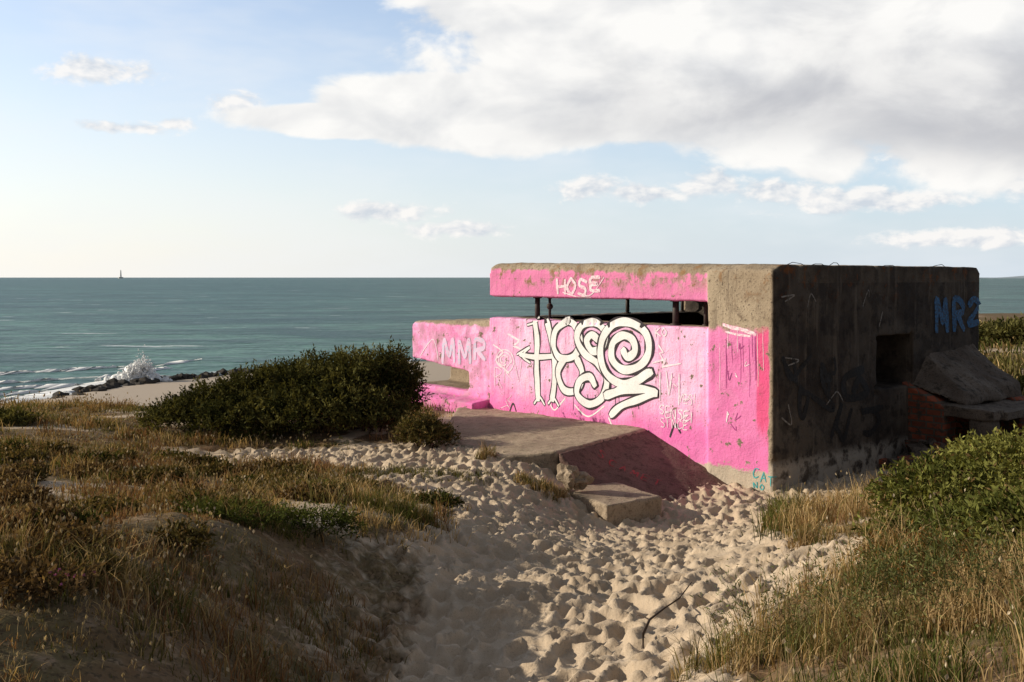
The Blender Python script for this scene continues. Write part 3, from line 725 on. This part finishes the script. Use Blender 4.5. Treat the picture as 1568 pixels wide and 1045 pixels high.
shrub('coastal_shrub',[B3(-2.5,16.1,-1.36,.8,.8),B3(-2.0,16.3,-1.36,.45,.55),B3(-3.3,16.3,-1.46,.85,.8),B3(-4.0,16.4,-1.66,.75,.8),B3(-3.0,15.5,-1.85,.8,.6),B3(-4.7,16.2,-1.86,.65,.7),B3(-4.2,15.5,-2.05,.6,.5),B3(-5.3,16.0,-2.08,.5,.6),B3(-2.2,15.4,-1.9,.5,.5)],7800,.07,.026,GA,GB,.2,11)
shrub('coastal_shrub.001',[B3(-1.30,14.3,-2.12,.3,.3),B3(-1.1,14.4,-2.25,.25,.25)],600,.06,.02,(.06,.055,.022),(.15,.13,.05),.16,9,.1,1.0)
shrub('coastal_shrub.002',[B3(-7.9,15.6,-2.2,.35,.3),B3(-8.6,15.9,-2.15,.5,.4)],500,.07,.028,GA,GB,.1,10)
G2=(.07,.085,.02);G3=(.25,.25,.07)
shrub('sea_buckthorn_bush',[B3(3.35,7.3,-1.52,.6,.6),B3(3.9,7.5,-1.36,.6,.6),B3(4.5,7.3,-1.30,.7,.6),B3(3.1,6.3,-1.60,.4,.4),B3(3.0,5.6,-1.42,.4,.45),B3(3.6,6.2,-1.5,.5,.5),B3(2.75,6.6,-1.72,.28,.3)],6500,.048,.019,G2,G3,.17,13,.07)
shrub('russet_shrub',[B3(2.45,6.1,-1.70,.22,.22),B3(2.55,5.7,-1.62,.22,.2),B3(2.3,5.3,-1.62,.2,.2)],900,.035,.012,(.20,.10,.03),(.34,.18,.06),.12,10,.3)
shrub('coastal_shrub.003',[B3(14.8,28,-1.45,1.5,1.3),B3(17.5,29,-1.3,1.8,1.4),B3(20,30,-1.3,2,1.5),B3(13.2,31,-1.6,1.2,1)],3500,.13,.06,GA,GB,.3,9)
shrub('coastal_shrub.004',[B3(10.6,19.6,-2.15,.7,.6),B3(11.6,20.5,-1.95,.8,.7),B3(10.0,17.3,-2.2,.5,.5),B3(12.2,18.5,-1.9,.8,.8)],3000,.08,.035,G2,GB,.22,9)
shrub('offscreen_shrub',[B3(-4.3,3.7,-.90,.7,.7),B3(-4.8,4.9,-1.12,.6,.6),B3(-3.6,2.6,-.75,.6,.6)],1500,.07,.03,GA,GB,.2,10)  # unseen shrubs added left of frame to cast shadow over bank and path
f=Fol();k=0
while k<50:
    d=RS.uniform(3.6,13);x=d*RS.uniform(-.55,-.05)
    if veg(np.array([x]),np.array([d]))[0]<.45: continue
    g=Hs(x,d);r=RS.uniform(.10,.28);hh=RS.uniform(.03,.09)
    cc=[((.04,.05,.014),(.12,.125,.035)),((.07,.06,.022),(.18,.145,.055)),((.09,.055,.028),(.21,.14,.075))][RS.choice(3,p=[.25,.4,.35])]
    shrub('x',[(x,d,g+hh*.3,r,r*.8,hh)],int(50+180*r/.3),.022+.002*d,.009+.001*d,cc[0],cc[1],.07,8,.2,.6,f);k+=1
f.make('creeping_plants')
# ---- grass
def grass(name,N,bl,dmin,dmax,xlo,xhi,hmin,hmax,w,pal,pw,filt,seedheads=0,spread=.06,leanm=.7):
    f=Fol();d=RS.uniform(dmin,dmax,N);k=RS.uniform(xlo,xhi,N);x=d*k;y=d
    keep=filt(x,y)>RS.rand(N);x=x[keep];y=y[keep];d=d[keep];n=len(x)
    tc=np.array(pal)[RS.choice(len(pal),n,p=pw)]
    cln=fbm(x*.9,y*.9,55,3);idxc=np.clip(((cln-.28)/.44*len(pal)).astype(int),0,len(pal)-1)
    use=RS.rand(n)<.55;tc[use]=np.array(pal)[idxc[use]]
    th=RS.uniform(hmin,hmax,n)*(.25+1.5*sstep(.3,.7,fbm(x*1.8,y*1.8,66,3)))
    bx=np.repeat(x,bl)+RS.normal(0,spread,n*bl)*np.repeat(.7+d/14,bl);by=np.repeat(y,bl)+RS.normal(0,spread,n*bl)*np.repeat(.7+d/14,bl)
    bz=H(bx,by)-.01
    h=np.repeat(th,bl)*RS.uniform(.45,1.2,n*bl)
    ww=w*(.6+np.repeat(d,bl)/9)*RS.uniform(.6,1.3,n*bl)
    col=np.repeat(tc,bl,0)*RS.uniform(.6,1.25,(n*bl,1))
    az=RS.uniform(0,2*math.pi,n*bl);lean=RS.uniform(.1,leanm,n*bl)
    f.blades(np.c_[bx,by,bz],az,h,ww,lean,col)
    if seedheads:
        s=RS.choice(len(h),min(seedheads,len(h)),replace=False)
        hh=h[s]*1.3+.04;tip=np.c_[bx[s]+np.cos(az[s])*lean[s]*hh*.8,by[s]+np.sin(az[s])*lean[s]*hh*.8,bz[s]+hh*.9]
        f.blades(np.c_[bx[s],by[s],bz[s]],az[s],hh,np.full(len(s),.003),lean[s]*.8,np.tile([[.38,.29,.16]],(len(s),1)))
        r=.007*(.7+by[s]/12);cc=np.tile([[.58,.49,.36]],(len(s),1))*RS.uniform(.6,1.1,(len(s),1))
        up=np.tile([[0,0,1.]],(len(s),1))+RS.normal(size=(len(s),3))*.3
        for q_ in range(3): f.leaves(tip-up*r[:,None],up,r*3.2,r*1.8,cc)
    return f.make(name)
STR=(.52,.375,.19);STR2=(.37,.255,.13);RUS=(.26,.145,.075);OLV=(.17,.15,.055);GRN=(.10,.115,.032)
fL=lambda x,y: veg(x,y)*sstep(.22,.55,fbm(x*1.2+7,y*1.2,91,3))*1.1
leftf=lambda x,y: fL(x,y)*(x<.2)
rightf=lambda x,y: fL(x,y)*(x>.6)
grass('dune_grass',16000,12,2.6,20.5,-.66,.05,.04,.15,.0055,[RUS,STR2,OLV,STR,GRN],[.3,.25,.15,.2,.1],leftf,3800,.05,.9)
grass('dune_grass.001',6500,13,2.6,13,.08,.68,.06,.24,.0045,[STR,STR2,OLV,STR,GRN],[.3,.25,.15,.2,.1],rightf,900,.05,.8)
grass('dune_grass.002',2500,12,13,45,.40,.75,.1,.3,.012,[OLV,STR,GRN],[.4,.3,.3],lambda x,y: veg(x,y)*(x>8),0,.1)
def patch(name,cx,cy,rx,ry,N,bl,hmin,hmax,w,pal,lean=.6,spread=.035):
    f=Fol();a=RS.uniform(0,2*math.pi,N);r=np.sqrt(RS.rand(N));x=cx+rx*r*np.cos(a);y=cy+ry*r*np.sin(a)
    tc=np.array(pal)[RS.randint(len(pal),size=N)];th=RS.uniform(hmin,hmax,N)*(1.1-.5*r)
    bx=np.repeat(x,bl)+RS.normal(0,spread,N*bl);by=np.repeat(y,bl)+RS.normal(0,spread,N*bl);bz=H(bx,by)-.01
    f.blades(np.c_[bx,by,bz],RS.uniform(0,2*math.pi,N*bl),np.repeat(th,bl)*RS.uniform(.5,1.15,N*bl),w*RS.uniform(.6,1.3,N*bl),RS.uniform(.05,lean,N*bl),np.repeat(tc,bl,0)*RS.uniform(.6,1.25,(N*bl,1)))
    return f.make(name)
patch('grass_tuft',3.05,11.1,.22,.2,30,26,.25,.48,.010,[OLV,(.19,.19,.06)],.5)
patch('grass_tuft.001',3.9,10.9,.8,.4,110,16,.2,.42,.008,[STR,STR,STR2],.5)
patch('grass_tuft.002',2.9,9.3,.5,.7,90,14,.15,.35,.007,[STR,STR2,RUS],.6)
patch('grass_tuft.003',.35,12.35,.35,.2,40,22,.12,.26,.008,[OLV,STR,STR2],.8)
patch('grass_tuft.004',-.35,13.3,.15,.15,14,20,.12,.28,.008,[OLV,STR2],.7)
patch('grass_tuft.005',2.35,7.9,.18,.15,20,22,.12,.25,.006,[OLV,STR2],.8)
patch('marram_grass',3.0,4.6,.55,.7,150,16,.25,.55,.006,[OLV,STR,STR2,(.19,.19,.06)],.6,.05)
patch('marram_grass.001',1.55,4.5,.45,.45,80,16,.16,.36,.005,[OLV,(.21,.20,.08),STR,STR2],.9,.04)
patch('marram_grass.002',1.0,4.75,.22,.25,24,20,.15,.32,.0045,[OLV,(.19,.19,.06),STR],1.0,.03)
patch('marram_grass.003',-1.0,8.8,.35,.35,60,18,.12,.3,.006,[GRN,OLV,(.15,.15,.04)],.9,.05)
patch('marram_grass.004',-1.9,7.0,.4,.3,80,18,.1,.22,.006,[GRN,OLV,STR2],.9,.05)
patch('marram_grass.005',-1.6,12.3,1.4,.5,170,16,.06,.16,.009,[GRN,OLV,OLV],.9,.06)
patch('marram_grass.006',-1.25,5.4,.5,1.2,80,14,.08,.2,.005,[STR2,OLV,RUS],.9,.05)
patch('marram_grass.007',2.2,4.2,.5,.6,150,16,.15,.35,.005,[STR,STR2,STR],.8,.05)
shrub('green_herb',[B3(1.35,4.8,-1.62,.3,.3),B3(1.7,4.4,-1.35,.3,.3),B3(1.95,4.2,-1.2,.3,.3)],500,.03,.006,(.10,.12,.045),(.24,.25,.10),.22,11,.1,.9)
shrub('green_herb.001',[B3(-1.95,6.9,-1.66,.35,.25),B3(-1.45,7.3,-1.75,.3,.2)],600,.03,.012,(.04,.055,.014),(.11,.13,.035),.09,9)
f=Fol();n=10;bx=-1.80+RS.normal(0,.05,n);by=4.0+RS.normal(0,.08,n);bz=H(bx,by)
f.blades(np.c_[bx,by,bz],RS.uniform(0,6,n),np.full(n,.13),np.full(n,.003),np.full(n,.2),np.tile([[.1,.12,.03]],(n,1)))
for q_ in range(6): f.leaves(np.c_[bx,by,bz+.12],RS.normal(size=(n,3))+np.array([0,0,.6]),np.full(n,.010),np.full(n,.007),np.tile([[.42,.14,.30]],(n,1)))
f.make('pink_flowers')
bm=bmesh.new()
def gz(x,y,d): return (x,y,Hs(x,y)+d)
tube(bm,[gz(.78,5.93,-.02),gz(.785,5.96,.06),gz(.84,6.08,.11),gz(.97,6.28,.12),gz(1.08,6.45,.12),gz(1.2,6.65,.17)],[.010,.009,.008,.006,.005,.003])
tube(bm,[gz(.84,6.08,.11),gz(.80,6.2,.12),gz(.79,6.3,.10)],[.005,.004,.002]);tube(bm,[gz(.97,6.28,.12),gz(1.06,6.3,.16),gz(1.1,6.36,.17)],[.004,.003,.002])
bmobj('dead_branch',bm,MWOOD,smooth=True)
# ---------------------------------------------------------------- camera
cam=bpy.data.cameras.new('camera');co=bpy.data.objects.new('camera',cam);scene.collection.objects.link(co)
co.location=(0,0,0);co.rotation_euler=(math.radians(90),0,0)
cam.sensor_width=36;cam.lens=35;cam.shift_y=-.0622;cam.clip_start=.1;cam.clip_end=60000
scene.camera=co
# ---------------------------------------------------------------- light
EL=math.radians(20);AZ=math.radians(-83)
sv=Vector((math.sin(AZ)*math.cos(EL),math.cos(AZ)*math.cos(EL),math.sin(EL)))
sl=bpy.data.lights.new('sun','SUN');sl.energy=5;sl.angle=math.radians(.5);sl.color=(1,.89,.72)
so=bpy.data.objects.new('sun',sl);scene.collection.objects.link(so);so.rotation_euler=sv.to_track_quat('Z','Y').to_euler();so.location=(-30,0,30)
wd=bpy.data.worlds.new('World');scene.world=wd;wd.use_nodes=True;t=NT(wd.node_tree)
sky=t.n('ShaderNodeTexSky',sky_type='NISHITA');sky.sun_disc=False;sky.sun_elevation=EL;sky.sun_rotation=AZ%(2*math.pi);sky.air_density=1;sky.dust_density=.8;sky.ozone_density=1.5
dvec=t.n('ShaderNodeTexCoord').outputs['Generated'];x,y,z=t.xyz(dvec)
az=t.m('ARCTAN2',x,y);hr=t.m('SQRT',t.m('ADD',t.m('MULTIPLY',x,x),t.m('MULTIPLY',y,y)));el=t.m('DIVIDE',z,t.m('MAXIMUM',hr,.05))
P=t.comb(az,el,0)
def AE(u,v):
    a=math.atan((u-784)/F);return a,(425-v)/F*math.cos(a)
def ell(lst):
    r=None
    for (u,v,ru,rv) in lst:
        a,e=AE(u,v)
        q=t.v('MULTIPLY',t.v('SUBTRACT',P,(a,e,0)),(F/ru,F/rv,0))
        k=t.m('SUBTRACT',1,t.v('LENGTH',q))
        r=k if r is None else t.m('MAXIMUM',r,k)
    return r
bigM=ell([(1300,60,640,180),(1700,90,560,175),(1050,110,370,125),(780,172,320,68),(540,186,200,30),(960,10,350,80)])
smM=ell([(900,290,56,24),(985,298,80,16),(1085,285,66,26),(1190,295,85,24),(1320,306,170,24),(1450,250,90,38),(1545,256,90,50),(365,160,42,26),(150,108,90,22),(190,196,70,12),(268,190,28,12),(600,326,90,20),(1480,362,130,18),(700,352,100,15)])
nv=t.v('MULTIPLY',P,(1,1.7,1))
Fn=t.noise(nv,8,6,.54,.25);Fo=t.noise(t.v('ADD',nv,(-.02,.045,0)),8,3,.5,.25)
Fs=t.noise(nv,28,5,.6,.2);Fso=t.noise(t.v('ADD',nv,(-.006,.010,0)),28,3,.55,.2)
cb=t.ss(t.m('ADD',t.m('MAXIMUM',bigM,-1),t.m('MULTIPLY',t.m('SUBTRACT',Fn,.5),1.2)),-.06,.12)
cs=t.ss(t.m('ADD',t.m('MAXIMUM',smM,-1),t.m('MULTIPLY',t.m('SUBTRACT',Fs,.5),2.4)),-.05,.6)
shb=t.m('MULTIPLY_ADD',t.m('SUBTRACT',Fn,Fo),3.2,.76,clamp=True)
shs=t.m('MULTIPLY_ADD',t.m('SUBTRACT',Fs,Fso),4.0,.62,clamp=True)
core=t.m('MULTIPLY',t.ss(bigM,.02,.5),t.ss(t.m('ADD',el,t.m('MULTIPLY',t.m('SUBTRACT',Fn,.5),.20)),.25,.12))
core=t.m('MULTIPLY',core,t.ss(az,-.10,.26))
cloudB=t.mix(shb,(.72,.73,.75),(1.0,.985,.955))
cloudB=t.mix(t.m('MULTIPLY',core,.85),cloudB,(.50,.505,.54))
cloudS=t.mix(shs,(.64,.69,.76),(.99,.96,.93))
skyc=t.v('MULTIPLY',sky.outputs[0],(.165,.178,.20))
hz=t.m('POWER',2.718,t.m('MULTIPLY',t.m('MAXIMUM',el,0),-4.2))
hazec=t.mix(t.ss(az,-.6,.45),(1.02,.985,.92),(.66,.75,.85))
skyc=t.mix(t.m('MULTIPLY',hz,.93),skyc,hazec)
veil=t.m('MULTIPLY',t.ss(t.noise(t.v('MULTIPLY',P,(1,3,1)),4,4,.6),.40,.75),.42)
skyc=t.mix(veil,skyc,(.90,.92,.94))
c=t.mix(t.m('MULTIPLY',cs,.88),skyc,cloudS)
c=t.mix(t.m('MULTIPLY',cb,.97),c,cloudB)
fill_cut=t.m('MAXIMUM',t.ss(el,.34,.8),t.ss(t.m('ABSOLUTE',az),.9,1.7))  # unseen sky overhead and behind, darkened to keep fill out of the shadows
c=t.mix(t.m('MULTIPLY',fill_cut,.92),c,(.17,.18,.20))
c=t.scale(c,10)
bg=t.n('ShaderNodeBackground');t.put(bg.inputs[0],c);bg.inputs[1].default_value=.1
o=t.n('ShaderNodeOutputWorld');t.nt.links.new(bg.outputs[0],o.inputs[0])
